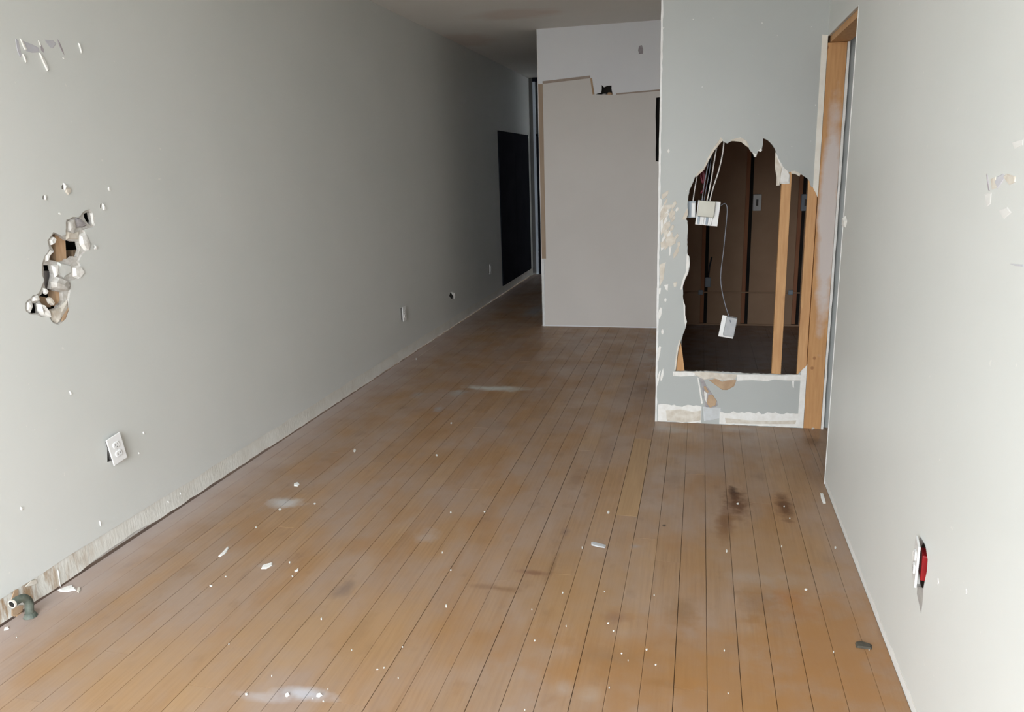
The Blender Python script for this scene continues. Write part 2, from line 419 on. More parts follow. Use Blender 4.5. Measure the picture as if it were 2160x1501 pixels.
# ------------------------------------------------------------------ ceiling and outer shell
ceiling = box('ceiling', XL - 0.1, 1.8, YF - 0.1, YFAR + 0.1, ZC, ZC + 0.1, CEIL)
tag(ceiling, 'grey stained plaster ceiling', 'ceiling', kind='structure')

# ------------------------------------------------------------------ left wall
c4 = lambda pts: crop(pts, 4.17, 0, 360)
crater = c4([(585, 430), (640, 405), (690, 410), (740, 355), (790, 338), (832, 400), (835, 480), (795, 502), (735, 520), (765, 600), (785, 690),
             (720, 740), (690, 800), (722, 880), (690, 952), (620, 965), (622, 1020), (612, 1100), (607, 1200), (580, 1300), (520, 1352), (470, 1340),
             (430, 1275), (380, 1288), (330, 1268), (265, 1262), (228, 1232), (224, 1165), (290, 1092), (340, 1078), (368, 1010), (390, 960),
             (368, 890), (372, 815), (395, 745), (435, 690), (418, 612), (470, 538), (540, 572), (580, 560)])
small = [c4(blob(555, 140, 17, 28, 8, 3)), c4(blob(888, 310, 12, 26, 7, 4)), c4(blob(382, 235, 8, 20, 6, 5)), c4(blob(835, 668, 14, 18, 7, 6))]
deep = [c4([(735, 378), (790, 355), (812, 440), (800, 488), (772, 462), (738, 405)]),
        c4([(425, 745), (470, 700), (440, 650), (462, 560), (488, 548), (560, 590), (592, 612), (690, 622), (705, 690), (685, 755), (640, 752), (575, 792), (500, 800), (440, 785)]),
        c4([(380, 830), (450, 828), (468, 930), (445, 1040), (550, 1068), (556, 1140), (500, 1210), (432, 1230), (350, 1152), (338, 1105), (402, 1040), (388, 960)]),
        c4([(262, 1172), (330, 1155), (342, 1258), (270, 1255)])]
plateY = on(0, XL, 243, 945)
boxcut = [(plateY.y - 0.052, plateY.z - 0.040), (plateY.y + 0.028, plateY.z - 0.05), (plateY.y + 0.03, plateY.z + 0.045), (plateY.y - 0.034, plateY.z + 0.05)]
farhole = pix2(0, XL, blob(954, 624, 6, 9, 8, 2))
ZB = 0.092
lowedge = []
for i in range(90):
    y = YF + (YFAR - YF) * i / 89
    lowedge.append((y, ZB + rnd.uniform(-0.004, 0.004)))
SK = 0.009
hc = [rag(pix2(0, XL, crater), 0.012, 0.003, seed=3)] + [pix2(0, XL, s) for s in small] + [boxcut, farhole]
wl = sheet('wall_left', lowedge + [(YFAR, ZC), (YF, ZC)], hc, 0, XL, -SK, [PAINT, GYPSUM])
tag(wl, 'long pale grey wall on the left with a broken plaster hole', 'wall', kind='structure')
hd = [rag(pix2(0, XL - SK, s), 0.012, 0.003, seed=9 + i) for i, s in enumerate(deep)] + [boxcut, farhole]
sheet('plaster_base', [(YF, 0.005), (YFAR, 0.005), (YFAR, ZC), (YF, ZC)], hd, 0, XL - SK, -0.016, [GYPSUM, GYPSUM], wl)
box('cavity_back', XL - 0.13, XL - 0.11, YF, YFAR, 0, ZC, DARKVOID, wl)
# timber seen in the deep holes
def inset_block(pts, d0, d1, mat, name):
    P = pix(0, XL - d0, c4(pts)); bm = bmesh.new()
    A = [bm.verts.new(p) for p in P]; B = [bm.verts.new(p + Vector((d0 - d1, 0, 0))) for p in P]
    n = len(P); bm.faces.new(A); bm.faces.new(B)
    for i in range(n): bm.faces.new((A[i], A[(i + 1) % n], B[(i + 1) % n], B[i]))
    return obj(name, bm, mat, wl)
inset_block([(484, 520), (570, 540), (586, 800), (494, 830)], 0.026, 0.07, LATH, 'lath')
inset_block([(640, 700), (740, 690), (760, 780), (655, 780)], 0.05, 0.09, KRAFT, 'lath')
inset_block([(482, 1050), (575, 1040), (575, 1190), (500, 1190)], 0.026, 0.06, LATH, 'lath')
inset_block([(330, 1100), (400, 1110), (450, 1200), (380, 1200)], 0.05, 0.08, KRAFT, 'lath')
inset_block([(380, 880), (470, 880), (455, 1040), (380, 1040)], 0.045, 0.08, GREYCOAT, 'scratch_coat')
NX = (1, 0, 0)
def wchip(name, pts, h, mat, seed=0, lift=0.0, inset=0.75):
    return chip(name, pix(0, XL + lift, c4(pts)), NX, h, mat, wl, inset, seed, 0.0)
for i, (pts, h, mat, lift) in enumerate([
    ([(590, 440), (630, 420), (655, 500), (640, 560), (600, 530)], 0.010, GYPSUM, -SK),
    ([(660, 410), (700, 420), (740, 455), (765, 480), (720, 500), (670, 500)], 0.008, GREYCOAT, -SK),
    ([(785, 350), (805, 380), (830, 420), (825, 480), (808, 470), (800, 410)], 0.010, PLASTER, -SK),
    ([(575, 530), (640, 550), (700, 520), (690, 600), (580, 605)], 0.006, CREAM, -SK),
    ([(690, 560), (740, 540), (775, 640), (775, 715), (740, 700), (700, 650)], 0.014, PLASTER, -SK),
    ([(630, 850), (690, 830), (722, 890), (690, 955), (640, 930)], 0.016, PLASTER, -SK),
    ([(430, 610), (460, 580), (480, 600), (470, 640), (440, 655)], 0.012, PLASTER, -SK),
    ([(385, 750), (430, 690), (470, 700), (420, 740), (400, 800)], 0.012, PLASTER, -SK),
    ([(505, 800), (620, 830), (630, 900), (560, 940), (500, 900)], 0.008, PAINT, -SK),
    ([(450, 830), (490, 820), (510, 920), (480, 940)], 0.012, PLASTER, -SK),
    ([(445, 980), (490, 930), (570, 960), (610, 1010), (590, 1060), (500, 1050), (455, 1030)], 0.018, GYPSUM, -SK),
    ([(375, 1030), (390, 1030), (415, 1060), (400, 1090), (378, 1080)], 0.010, PLASTER, -SK),
    ([(225, 1150), (260, 1140), (270, 1190), (255, 1250), (225, 1230)], 0.012, PLASTER, -SK),
    ([(275, 1110), (320, 1085), (338, 1130), (310, 1150), (280, 1150)], 0.012, PLASTER, -SK),
    ([(315, 1165), (350, 1170), (420, 1250), (420, 1295), (360, 1270), (325, 1230)], 0.020, PLASTER, -SK),
    ([(400, 1120), (425, 1110), (465, 1165), (450, 1185), (420, 1165)], 0.014, CREAM, -SK),
    ([(430, 1230), (520, 1200), (590, 1130), (600, 1200), (540, 1290), (500, 1345), (460, 1320)], 0.010, CREAM, -SK),
    ([(540, 1270), (600, 1190), (600, 1250), (575, 1310), (535, 1330)], 0.006, KRAFT, -0.006),
    ([(555, 105), (580, 130), (570, 175), (560, 160)], 0.007, PLASTER, 0),
    ([(575, 150), (620, 150), (620, 190), (598, 215), (575, 190)], 0.005, CREAM, 0),
    ([(895, 285), (915, 310), (920, 350), (905, 345)], 0.006, PLASTER, 0),
    ([(388, 215), (402, 235), (402, 260), (392, 255)], 0.005, PLASTER, 0),
    ([(950, 140), (965, 150), (968, 180), (955, 170)], 0.004, PLASTER, 0),
    ([(830, 650), (855, 665), (850, 695), (830, 690)], 0.004, PLASTER, 0)]):
    wchip('plaster_chunk', pts, h, mat, i, lift)
# scrapes near the top left corner
c5 = lambda pts: crop(pts, 8.308, 0, 50)
SCRAPE = plain('purple_grey_scrape', (0.50, 0.50, 0.54), (0.56, 0.55, 0.58), 30, 0.8, 0.3)
SCUFF = plain('dark_scrape', (0.30, 0.26, 0.28), (0.42, 0.39, 0.41), 30, 0.8, 0.3)
def schip(pts, h, mat, seed): chip('scrape_mark', pix(0, XL, c5(pts)), NX, h, mat, wl, 0.85, seed)
schip([(265, 250), (320, 290), (350, 430), (385, 560), (350, 590), (300, 480), (275, 350)], 0.0012, SCRAPE, 1)
schip([(345, 250), (400, 320), (465, 460), (440, 470), (390, 380)], 0.0045, PLASTER, 2)
schip([(400, 300), (560, 360), (680, 420), (690, 500), (560, 510), (460, 480)], 0.0006, SCRAPE, 3)
schip([(385, 525), (410, 540), (465, 670), (445, 680)], 0.005, PLASTER, 4)
schip([(690, 330), (730, 380), (770, 460), (765, 510), (720, 470)], 0.001, SCUFF, 5)
schip([(665, 290), (690, 320), (715, 400), (700, 390)], 0.003, PLASTER, 5)
schip([(675, 500), (710, 530), (790, 660), (845, 830), (825, 835), (740, 660)], 0.006, PLASTER, 6)
schip([(780, 280), (930, 290), (990, 350), (930, 430), (880, 420), (800, 320)], 0.0006, SCRAPE, 7)
schip([(1000, 260), (1040, 320), (1110, 480), (1125, 560), (1080, 480), (1020, 350)], 0.0014, SCUFF, 8)
schip([(1090, 590), (1125, 600), (1115, 620)], 0.004, PLASTER, 8)
schip([(1365, 330), (1385, 350), (1435, 520), (1420, 520)], 0.005, PLASTER, 9)
for i, (x, y, rx, ry) in enumerate([(45, 1072, 3, 5), (211, 1103, 1.5, 8), (148, 829, 1.5, 5), (303, 913, 2, 4), (380, 1040, 1.5, 4), (355, 1058, 1.5, 3), (229, 398, 2, 5),
                                    (293, 955, 2, 3), (125, 450, 2, 3), (1034, 640, 1, 6), (96, 415, 3, 4)]):
    chip('plaster_nick', pix(0, XL, blob(x, y, rx, ry, 6, i, -0.2)), NX, 0.004, PLASTER, wl, 0.7, i)
chip('plaster_nick', pix(0, XL, [(957, 616), (959, 618), (959, 628), (957, 630)]), NX, 0.006, PLASTER, wl, 0.7, 4)

bl = sheet('baseboard_left', [(YF, 0.004)] + rag([(1.2, 0.005), (2.2, 0.004), (2.36, 0.018), (2.5, 0.022), (2.62, 0.008), (4, 0.004), (YFAR, 0.004)], 0.05, 0.003, False, 5)
           + [(p[0], p[1] + 0.004) for p in reversed(lowedge)], [], 0, XL - 0.003, -0.006, [BASE, CREAM])
tag(bl, 'bare cream plaster band along the foot of the left wall', 'baseboard', kind='structure')
for i, (pts, h, mat) in enumerate([
    (crop([(190, 700), (250, 530), (320, 520), (330, 640), (260, 720)], 8.34, 0, 1180), 0.002, KRAFT),
    (crop([(200, 880), (330, 800), (410, 800), (400, 900), (260, 1000), (200, 985)], 8.34, 0, 1180), 0.002, KRAFT),
    (crop([(430, 480), (540, 370), (640, 340), (660, 420), (560, 460)], 8.34, 0, 1180), 0.002, CREAM),
    (crop([(1003, 160), (1018, 170), (1042, 330), (1062, 470), (1055, 470), (1028, 320)], 8.34, 0, 1180), 0.003, PLASTER),
    (crop([(270, 990), (390, 920), (400, 950), (300, 1010)], 8.34, 0, 1180), 0.005, LATH)]):
    chip('plaster_scab', pix(0, XL, pts), NX, h, mat, bl, 0.9, i)

# ------------------------------------------------------------------ right wall with the stripped doorway
sw = on(0, XR, 1944, 1196)
cut = pix2(0, XR, [(1942, 1132), (1952, 1150), (1957, 1180), (1955, 1205), (1950, 1228), (1947, 1245), (1935, 1240), (1930, 1230), (1928, 1160)])
cut2 = [pix2(0, XR, blob(2107, 381, 4, 6, 8, 1)), pix2(0, XR, blob(2129, 375, 6, 7, 8, 2))]
rz = [(YF, 0), (Y1 - 0.02, 0), (Y1 - 0.012, 0.02), (Y1, 0.05)] + rag([(Y1, 0.05), (Y1, ZD)], 0.1, 0.004, False, 8)[1:] + [(Y2 + 0.006, ZD), (Y2 + 0.006, ZC), (YF, ZC)]
wr_ = sheet('wall_right', rz, [cut] + cut2, 0, XR, 0.013, [PAINT, GYPSUM])
tag(wr_, 'pale grey wall on the right ending at a stripped doorway', 'wall', kind='structure')
box('wall_core', XR + 0.10, XR + 0.115, YF, Y1, 0, ZC, PAINT, wr_)
box('wall_core', XR + 0.10, XR + 0.115, Y1, Y2, ZD + 0.03, ZC, PAINT, wr_)
box('wall_stud', XR + 0.013, XR + 0.10, Y1 - 0.045, Y1 - 0.004, 0, ZD, STUD, wr_)
NXR = (-1, 0, 0)
FILL = plain('wall_filler', (0.74, 0.735, 0.71), (0.71, 0.70, 0.68), 30, 0.8)
TORN = plain('torn_grey_board', (0.40, 0.38, 0.35), (0.34, 0.32, 0.30), 40, 0.9)
for i, (pts, h, mat) in enumerate([
    ([(2081, 366), (2083, 366), (2088, 402), (2086, 402)], 0.0015, SCUFF),
    ([(2090, 378), (2100, 372), (2104, 395), (2092, 400)], 0.001, CREAM),
    ([(2098, 384), (2104, 372), (2116, 366), (2122, 372), (2112, 388), (2104, 398)], 0.0015, SCRAPE),
    ([(2116, 372), (2124, 366), (2142, 372), (2142, 384), (2130, 390)], 0.002, CREAM),
    ([(2076, 410), (2092, 405), (2090, 430), (2082, 436)], 0.0008, FILL), ([(2106, 444), (2125, 436), (2134, 448), (2118, 462)], 0.0008, FILL),
    ([(2134, 300), (2158, 294), (2158, 306), (2140, 314)], 0.0008, FILL),
    ([(2130, 556), (2159, 558), (2159, 562), (2140, 560)], 0.001, SCRAPE),
    ([(1935, 1236), (1948, 1240), (1947, 1262), (1943, 1294), (1939, 1275), (1934, 1252)], 0.0006, TORN),
    ([(1977, 1221), (1979, 1219), (1981, 1230), (1978, 1232)], 0.001, FILL),
    ([(2037, 1243), (2039, 1241), (2040, 1250), (2038, 1252)], 0.001, FILL),
    ([(1924, 1165), (1927, 1160), (1931, 1185), (1928, 1190)], 0.0015, PLASTER)]):
    chip('plaster_scab', pix(0, XR, pts), NXR, h, mat, wr_, 0.85, i)
chip('plaster_scab', pix(0, XR, [(1779, 458), (1784, 455), (1787, 466), (1784, 480), (1779, 478)]), NXR, 0.010, PLASTER, wr_, 0.6, 4)
# knocked corner: white bead showing along the wall's end
bm = bmesh.new(); add_box(bm, XR - 0.0015, XR + 0.014, Y1 - 0.008, Y1 + 0.003, 0.0, ZD)
obj('corner_bead', bm, BEAD, wr_)
br_ = sheet('baseboard_right', [(YF, 0.008)] + rag([(1.0, 0.008), (Y1 - 0.03, 0.008)], 0.06, 0.003, False, 2) + rag([(Y1 - 0.03, 0.03), (YF, 0.04)], 0.05, 0.005, False, 4), [], 0, XR - 0.0012, 0.006, [FILL, CREAM])
tag(br_, 'narrow bare plaster band along the foot of the right wall', 'baseboard', kind='structure')

door = empty('door_1', (XJ, Y2, 0)); tag(door, 'doorway stripped to bare wooden jamb in the right wall', 'doorway', kind='structure')
def under(root, o):
    o.parent = root; o.matrix_parent_inverse = Matrix.Translation(-Vector(root.location)); return o
under(door, box('jamb', XR + 0.001, XJ, Y2, Y2 + 0.04, 0.0, ZD - 0.032, JAMB, None, 0.0015))
under(door, box('header_board', XR + 0.0135, XJ + 0.012, Y1 - 0.003, Y2 + 0.04, ZD - 0.03, ZD + 0.03, JAMB if False else STUD))
under(door, sheet('drywall_edge', rag([(XJ + 0.001, 0), (XJ + 0.001, ZD - 0.032)], 0.05, 0.0008, False, 3) + rag([(XJ + 0.013, ZD - 0.032), (XJ + 0.013, 0)], 0.06, 0.0015, False, 5), [], 1, Y2 - 0.004, 0.05, [PLASTER, GYPSUM]))

# side room past the doorway
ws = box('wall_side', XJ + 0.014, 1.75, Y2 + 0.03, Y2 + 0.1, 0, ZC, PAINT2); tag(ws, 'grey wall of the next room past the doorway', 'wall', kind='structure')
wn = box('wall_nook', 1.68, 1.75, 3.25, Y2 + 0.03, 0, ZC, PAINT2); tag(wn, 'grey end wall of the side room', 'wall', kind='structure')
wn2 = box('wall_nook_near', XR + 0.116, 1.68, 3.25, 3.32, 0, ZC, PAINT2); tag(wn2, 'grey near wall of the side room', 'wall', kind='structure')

# ------------------------------------------------------------------ partition with the big hole
c2 = lambda pts: crop(pts, 5.175, 1420, 270)
c3 = lambda pts: crop(pts, 3.85, 1420, 530)
edge = (c3([(1040, 972), (1015, 1000), (870, 1000), (600, 990), (350, 975), (100, 972), (18, 975), (30, 880), (45, 775), (66, 715), (80, 670), (105, 612), (112, 575), (98, 520), (96, 440), (80, 380), (78, 290),
           (98, 225), (122, 180), (134, 100), (130, 30)])
      + c2([(182, 1450), (160, 1380), (156, 1250), (160, 1090), (158, 1015), (118, 985), (125, 955), (158, 945), (155, 900), (162, 790), (175, 680), (205, 615), (240, 530), (285, 485), (325, 458), (345, 430), (378, 360), (405, 300),
           (450, 222), (485, 160), (520, 128), (545, 145), (590, 168), (630, 145), (690, 132), (740, 126), (795, 155), (820, 205), (835, 240), (868, 275), (888, 312), (912, 295), (922, 258), (945, 238), (966, 250),
           (974, 200), (978, 112), (1012, 122), (1060, 160), (1100, 212), (1122, 262), (1150, 330), (1200, 420), (1262, 480), (1300, 478), (1340, 492), (1380, 512), (1402, 505), (1450, 540), (1490, 580), (1508, 640), (1560, 665)]))
hole2 = rag(pix2(1, Y2, edge), 0.012, 0.0022, False, 21)
zr0 = on(1, Y2, 1692, 775).z; zr1 = on(1, Y2, 1717, 402).z
leftedge = rag([(XP, ZC), (XP, 0.0)], 0.05, 0.002, False, 6)
outline = [(XP, 0.0), (XR, 0.0), (XR, zr0)] + hole2 + [(XR, zr1), (XR, ZC)] + leftedge[:-1]
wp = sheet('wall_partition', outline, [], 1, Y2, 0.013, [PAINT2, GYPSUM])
tag(wp, 'grey partition wall with a large ragged hole through it', 'wall', kind='structure')
ST0, ST1 = Y2 + 0.014, Y2 + 0.102
sl, sr = on(1, ST0, 1632, 700).x, on(1, ST0, 1652, 700).x
box('stud', sl, sr, ST0, ST0 + 0.04, 0.04, ZC, STUD, wp, 0.0015)
box('stud', XR - 0.050, XR - 0.002, ST0, ST0 + 0.028, 0.04, ZC, STUD, wp, 0.0015)
box('stud', XP + 0.015, XP + 0.06, ST0, ST1, 0.04, ZC, STUD, wp, 0.0015)
box('sole_plate', XP + 0.015, XR - 0.002, ST0, ST1, 0.0, 0.039, STUD, wp)
box('partition_back', XP + 0.0125, -0.085, ST1 + 0.001, ST1 + 0.014, 0, ZC, PAINT2, wp)
hz = on(1, Y2, 1560, 791).z
box('backing_board', -0.084, XR - 0.002, ST1 + 0.001, ST1 + 0.014, 0, hz - 0.03, CLOSETWOOD, wp)
box('backing_board', -0.084, XR - 0.002, ST1 + 0.001, ST1 + 0.014, on(1, Y2, 1560, 285).z + 0.02, ZC, CLOSETWOOD, wp)
NY = (0, -1, 0)
PALEP = plain('peeled_pale_paper', (0.58, 0.60, 0.61), (0.52, 0.53, 0.53), 25, 0.9, 0.3)
def pchip(name, pts, h, mat, seed=0, lift=0.0, inset=0.85, level=Y2):
    return chip(name, pix(1, level, pts), NY, h, mat, wp, inset, seed, lift)
# splinter of timber in the lower left of the hole
P = pix(1, Y2 + 0.016, c3([(62, 740), (75, 830), (92, 972), (22, 972), (42, 800)])); bm = bmesh.new()
A = [bm.verts.new(p) for p in P]; B = [bm.verts.new(p + Vector((0, 0.02, 0))) for p in P]; bm.faces.new(A); bm.faces.new(B)
for i in range(5): bm.faces.new((A[i], A[(i + 1) % 5], B[(i + 1) % 5], B[i]))
obj('splinter', bm, STUD, wp)
# torn flap over the middle stud and paper curled round the hole
flap = c2([(1122, 262), (1150, 300), (1200, 400), (1262, 470), (1278, 520), (1272, 605), (1220, 612), (1168, 608), (1175, 520), (1190, 440), (1160, 380), (1128, 310)])
pchip('torn_flap', flap, 0.006, PLASTER, 1, -0.012)
pchip('torn_paper', c2([(1118, 262), (1150, 330), (1195, 410), (1178, 500), (1165, 625), (1128, 630), (1132, 540), (1112, 430), (1112, 350)]), 0.003, CREAM, 2, -0.013)
for i, (pts, m, h) in enumerate([
    ([(520, 100), (545, 130), (500, 180), (440, 260), (390, 350), (345, 440), (330, 430), (370, 340), (430, 230), (490, 150)], CREAM, 0.0022),
    ([(285, 470), (325, 440), (345, 450), (300, 490), (250, 535), (240, 525)], CREAM, 0.002),
    ([(625, 130), (735, 100), (800, 135), (830, 205), (815, 210), (775, 150), (690, 125), (630, 140)], CREAM, 0.0016),
    ([(870, 265), (915, 285), (905, 318), (880, 315)], PLASTER, 0.003),
    ([(925, 245), (965, 215), (972, 245), (950, 262)], PLASTER, 0.003),
    ([(1285, 470), (1330, 465), (1390, 495), (1380, 530), (1330, 500), (1290, 500)], CREAM, 0.002),
    ([(150, 880), (120, 940), (95, 1000), (140, 1000), (165, 940), (160, 880)], CREAM, 0.0022)]):
    pchip('torn_paper', c2(pts), h, m, i)
for i, (pts, m, h) in enumerate([
    ([(110, 20), (130, 40), (135, 100), (122, 180), (95, 230), (70, 310), (55, 310), (80, 220), (110, 160), (120, 90)], PLASTER, 0.0025),
    ([(80, 400), (98, 440), (98, 520), (112, 570), (100, 610), (90, 560), (85, 470)], PLASTER, 0.002),
    ([(62, 720), (35, 830), (22, 960), (8, 960), (28, 800), (50, 715)], CREAM, 0.0022),
    ([(120, 985), (200, 975), (340, 985), (520, 1000), (500, 1045), (400, 1050), (330, 1030), (250, 1040), (190, 1010)], CREAM, 0.003),
    ([(-5, 975), (90, 975), (200, 985), (180, 1010), (60, 1015), (0, 1010)], PLASTER, 0.003),
    ([(515, 1000), (700, 1000), (880, 1005), (1020, 1002), (1060, 1010), (1055, 1050), (940, 1050), (820, 1040), (760, 1055), (640, 1045), (520, 1050)], PLASTER, 0.003),
    ([(965, 1050), (985, 1050), (982, 1108), (970, 1100)], PLASTER, 0.002),
    ([(290, 1045), (350, 1030), (390, 1060), (450, 1045), (500, 1030), (512, 1050), (495, 1095), (440, 1125), (400, 1125), (350, 1090)], KRAFT, 0.0018),
    ([(195, 1020), (210, 1030), (245, 1240), (228, 1240), (215, 1150)], PLASTER, 0.008),
    ([(215, 1030), (245, 1035), (270, 1090), (300, 1130), (360, 1220), (360, 1250), (320, 1280), (265, 1270), (245, 1180)], GREYCOAT, 0.0012),
    ([(245, 1095), (262, 1090), (290, 1140), (280, 1150), (255, 1130)], KRAFT, 0.003),
    ([(285, 1160), (320, 1160), (355, 1215), (345, 1250), (300, 1272), (270, 1235)], KRAFT, 0.0035),
    ([(250, 1130), (275, 1150), (270, 1230), (255, 1200)], PLASTER, 0.003),
    ([(240, 1260), (390, 1270), (395, 1350), (330, 1370), (250, 1380)], PALEP, 0.003)]):
    pchip('torn_paper', c3(pts), h, m, 20 + i)
# bare band at the partition's foot
def band(px0, px1, ytop, seed, mat, name):
    a, b = on(1, Y2, px0, ytop), on(1, Y2, px1, ytop + 4)
    bot = rag([(a.x, 0.004), (b.x, 0.004)], 0.02, 0.003, False, seed); top = rag([(b.x, b.z), (a.x, a.z)], 0.015, 0.008, False, seed + 1)
    return sheet(name, bot + top, [], 1, Y2 - 0.003, 0.003, [mat, PLASTER], wp)
band(1388, 1480, 853, 3, PLASTER, 'bare_band'); band(1518, 1684, 868, 9, PLASTER, 'bare_band')
pchip('torn_paper', c3([(-60, 1290), (60, 1280), (160, 1300), (225, 1290), (225, 1370), (100, 1385), (-50, 1375)]), 0.0015, CREAM, 51, 0.003)
pchip('torn_paper', c3([(420, 1350), (600, 1370), (800, 1375), (1000, 1370), (990, 1400), (700, 1400), (430, 1390)]), 0.0012, CREAM, 52, 0.003)
# peeled patches by the partition's left edge
c9 = lambda pts: crop(pts, 6.25, 1380, 380)
for i, (pts, m) in enumerate([
    ([(95, 190), (190, 130), (185, 180), (150, 230), (100, 250)], CREAM), ([(78, 230), (100, 260), (95, 370), (78, 380)], PLASTER),
    ([(110, 330), (240, 320), (230, 360), (170, 390), (170, 480), (120, 500), (100, 430)], CREAM), ([(190, 480), (270, 400), (280, 440), (210, 510)], CREAM),
    ([(80, 530), (110, 500), (120, 590), (105, 700), (85, 680)], PLASTER), ([(120, 560), (210, 540), (215, 600), (160, 670), (130, 740), (115, 680)], CREAM),
    ([(170, 720), (240, 680), (245, 740), (290, 760), (280, 830), (200, 880), (165, 840), (140, 870)], CREAM), ([(80, 820), (140, 780), (150, 880), (90, 895)], CREAM),
    ([(195, 880), (230, 870), (210, 990), (195, 1000)], PLASTER), ([(70, 1110), (155, 1080), (140, 1150), (125, 1300), (75, 1400)], CREAM),
    ([(130, 1380), (185, 1370), (180, 1460), (150, 1440)], PLASTER), ([(250, 1350), (300, 1340), (290, 1400), (260, 1410)], CREAM), ([(310, 370), (325, 370), (322, 400), (310, 400)], CREAM),
    ([(305, 820), (345, 800), (345, 870), (310, 880)], CREAM), ([(30, 1420), (90, 1420), (80, 1500), (40, 1500)], PLASTER)]):
    pchip('peeled_patch', c9(pts), 0.0016, m, 60 + i, 0, 0.92)
for i, (x, y, rx, ry) in enumerate([(1392, 660, 4, 14), (1389, 745, 5, 18), (1397, 700, 3, 6), (1404, 632, 3, 5), (1388, 800, 3, 22), (1397, 790, 3, 14), (1410, 318, 3, 5)]):
    pchip('peeled_patch', blob(x, y, rx, ry, 7, i, 0.2), 0.0018, PLASTER, 80 + i)
RS = random.Random(31)
for i in range(34):
    x, y = RS.uniform(1392, 1428), RS.triangular(415, 545, 470)
    L, wd = RS.uniform(7, 20), RS.uniform(1.5, 4.5)
    pts = [(x - 0.3 * L, y + L * 0.8), (x - 0.25 * L - wd * 0.4, y + L * 0.3), (x - wd * .3, y - L * 0.2), (x + 0.2 * L, y - L * 0.6), (x + 0.1 * L + wd, y - L * 0.1), (x - 0.1 * L + wd * .8, y + L * 0.4)]
    pchip('peeled_patch', pts, RS.uniform(0.0012, 0.0024), CREAM if i % 3 else PLASTER, 120 + i, 0, 0.9)
box('end_cap', XP + 0.0002, XP + 0.012, Y2 + 0.028, ST1 + 0.014, 0, ZC, PAINT2, wp)
# metal corner bead on the free end and pale strips where the door casing was
cb = rag([(XP - 0.003, 0.0), (XP - 0.003, ZC)], 0.04, 0.0012, False, 4) + rag([(XP + 0.008, ZC), (XP + 0.008, 0.0)], 0.03, 0.0022, False, 7)
sheet('corner_bead', cb, [], 1, Y2 - 0.0025, 0.03, [BEAD, BEAD], wp)
CS = plain('cream_casing_mark', (0.80, 0.77, 0.70), (0.74, 0.70, 0.62), 20, 0.8, 0.2)
sheet('casing_strip', rag([(XR - 0.027, zr1 + 0.015), (XR - 0.001, zr1 - 0.035)], 0.01, 0.001, False, 1) + [(XR - 0.001, ZD + 0.004), (XR - 0.029, ZD + 0.008)], [], 1, Y2 - 0.003, 0.003, [CS, CS], wp)
sheet('casing_strip', [(XR - 0.032, 0.004), (XR - 0.001, 0.004), (XR - 0.001, zr0 + 0.02)] + rag([(XR - 0.001, zr0 + 0.02), (XR - 0.03, zr0 - 0.02)], 0.01, 0.002, False, 2), [], 1, Y2 - 0.004, 0.004, [PLASTER, CS], wp)

# ------------------------------------------------------------------ closet behind the partition
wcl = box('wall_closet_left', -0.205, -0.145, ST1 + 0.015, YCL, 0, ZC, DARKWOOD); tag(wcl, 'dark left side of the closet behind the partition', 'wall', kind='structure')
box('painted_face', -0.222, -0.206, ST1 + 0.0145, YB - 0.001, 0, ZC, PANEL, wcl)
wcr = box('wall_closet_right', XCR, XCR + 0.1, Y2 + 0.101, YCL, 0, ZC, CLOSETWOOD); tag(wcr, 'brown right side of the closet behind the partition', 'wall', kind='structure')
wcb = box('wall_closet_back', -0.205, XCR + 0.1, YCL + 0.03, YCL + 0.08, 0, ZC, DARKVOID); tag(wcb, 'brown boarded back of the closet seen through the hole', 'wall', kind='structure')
def bx(px, py, Y=YCL): return on(1, Y, px, py).x
s1, s2, s3 = bx(1487, 560), bx(1578, 480), bx(1684, 560)
GAP, SW = 0.030, 0.032
prev = -0.144
for s in (s1, s2, s3, XCR):
    end = min(s, XCR - 0.001)
    if s < XCR:
        box('back_board', prev, end - SW - 0.001, YCL, YCL + 0.018, 0.0, ZC, CLOSETWOOD, wcb)
        box('back_stud', end - SW, end, YCL - 0.012, YCL + 0.028, 0.02, ZC, CLOSETSTUD, wcb, 0.002)
    else:
        box('back_board', prev, end, YCL, YCL + 0.018, 0.0, ZC, CLOSETWOOD, wcb)
    prev = end + GAP
box('back_rail', -0.143, XCR - 0.002, YCL - 0.012, YCL - 0.001, 0.0, 0.014, CLOSETWOOD, wcb)
z615 = on(1, YCL, 1580, 616).z
pp = obj('conduit', add_tube(bmesh.new(), [(-0.14, YCL - 0.024, z615), (0.4, YCL - 0.024, z615 + 0.002), (XCR - 0.005, YCL - 0.024, z615)], 0.006, 8), CLOSETWOOD, None, True)
tag(pp, 'thin brown pipe run across the back of the closet at knee height', 'pipe')
for x in (1478, 1668):
    p = on(1, YCL - 0.035, x, 617)
    box('blue_grey_block', p.x - 0.022, p.x + 0.022, YCL - 0.034, YCL - 0.0125, p.z - 0.022, p.z + 0.022, GREYPL, pp, 0.008)  # small blue-grey blocks set at two pale spots along the run

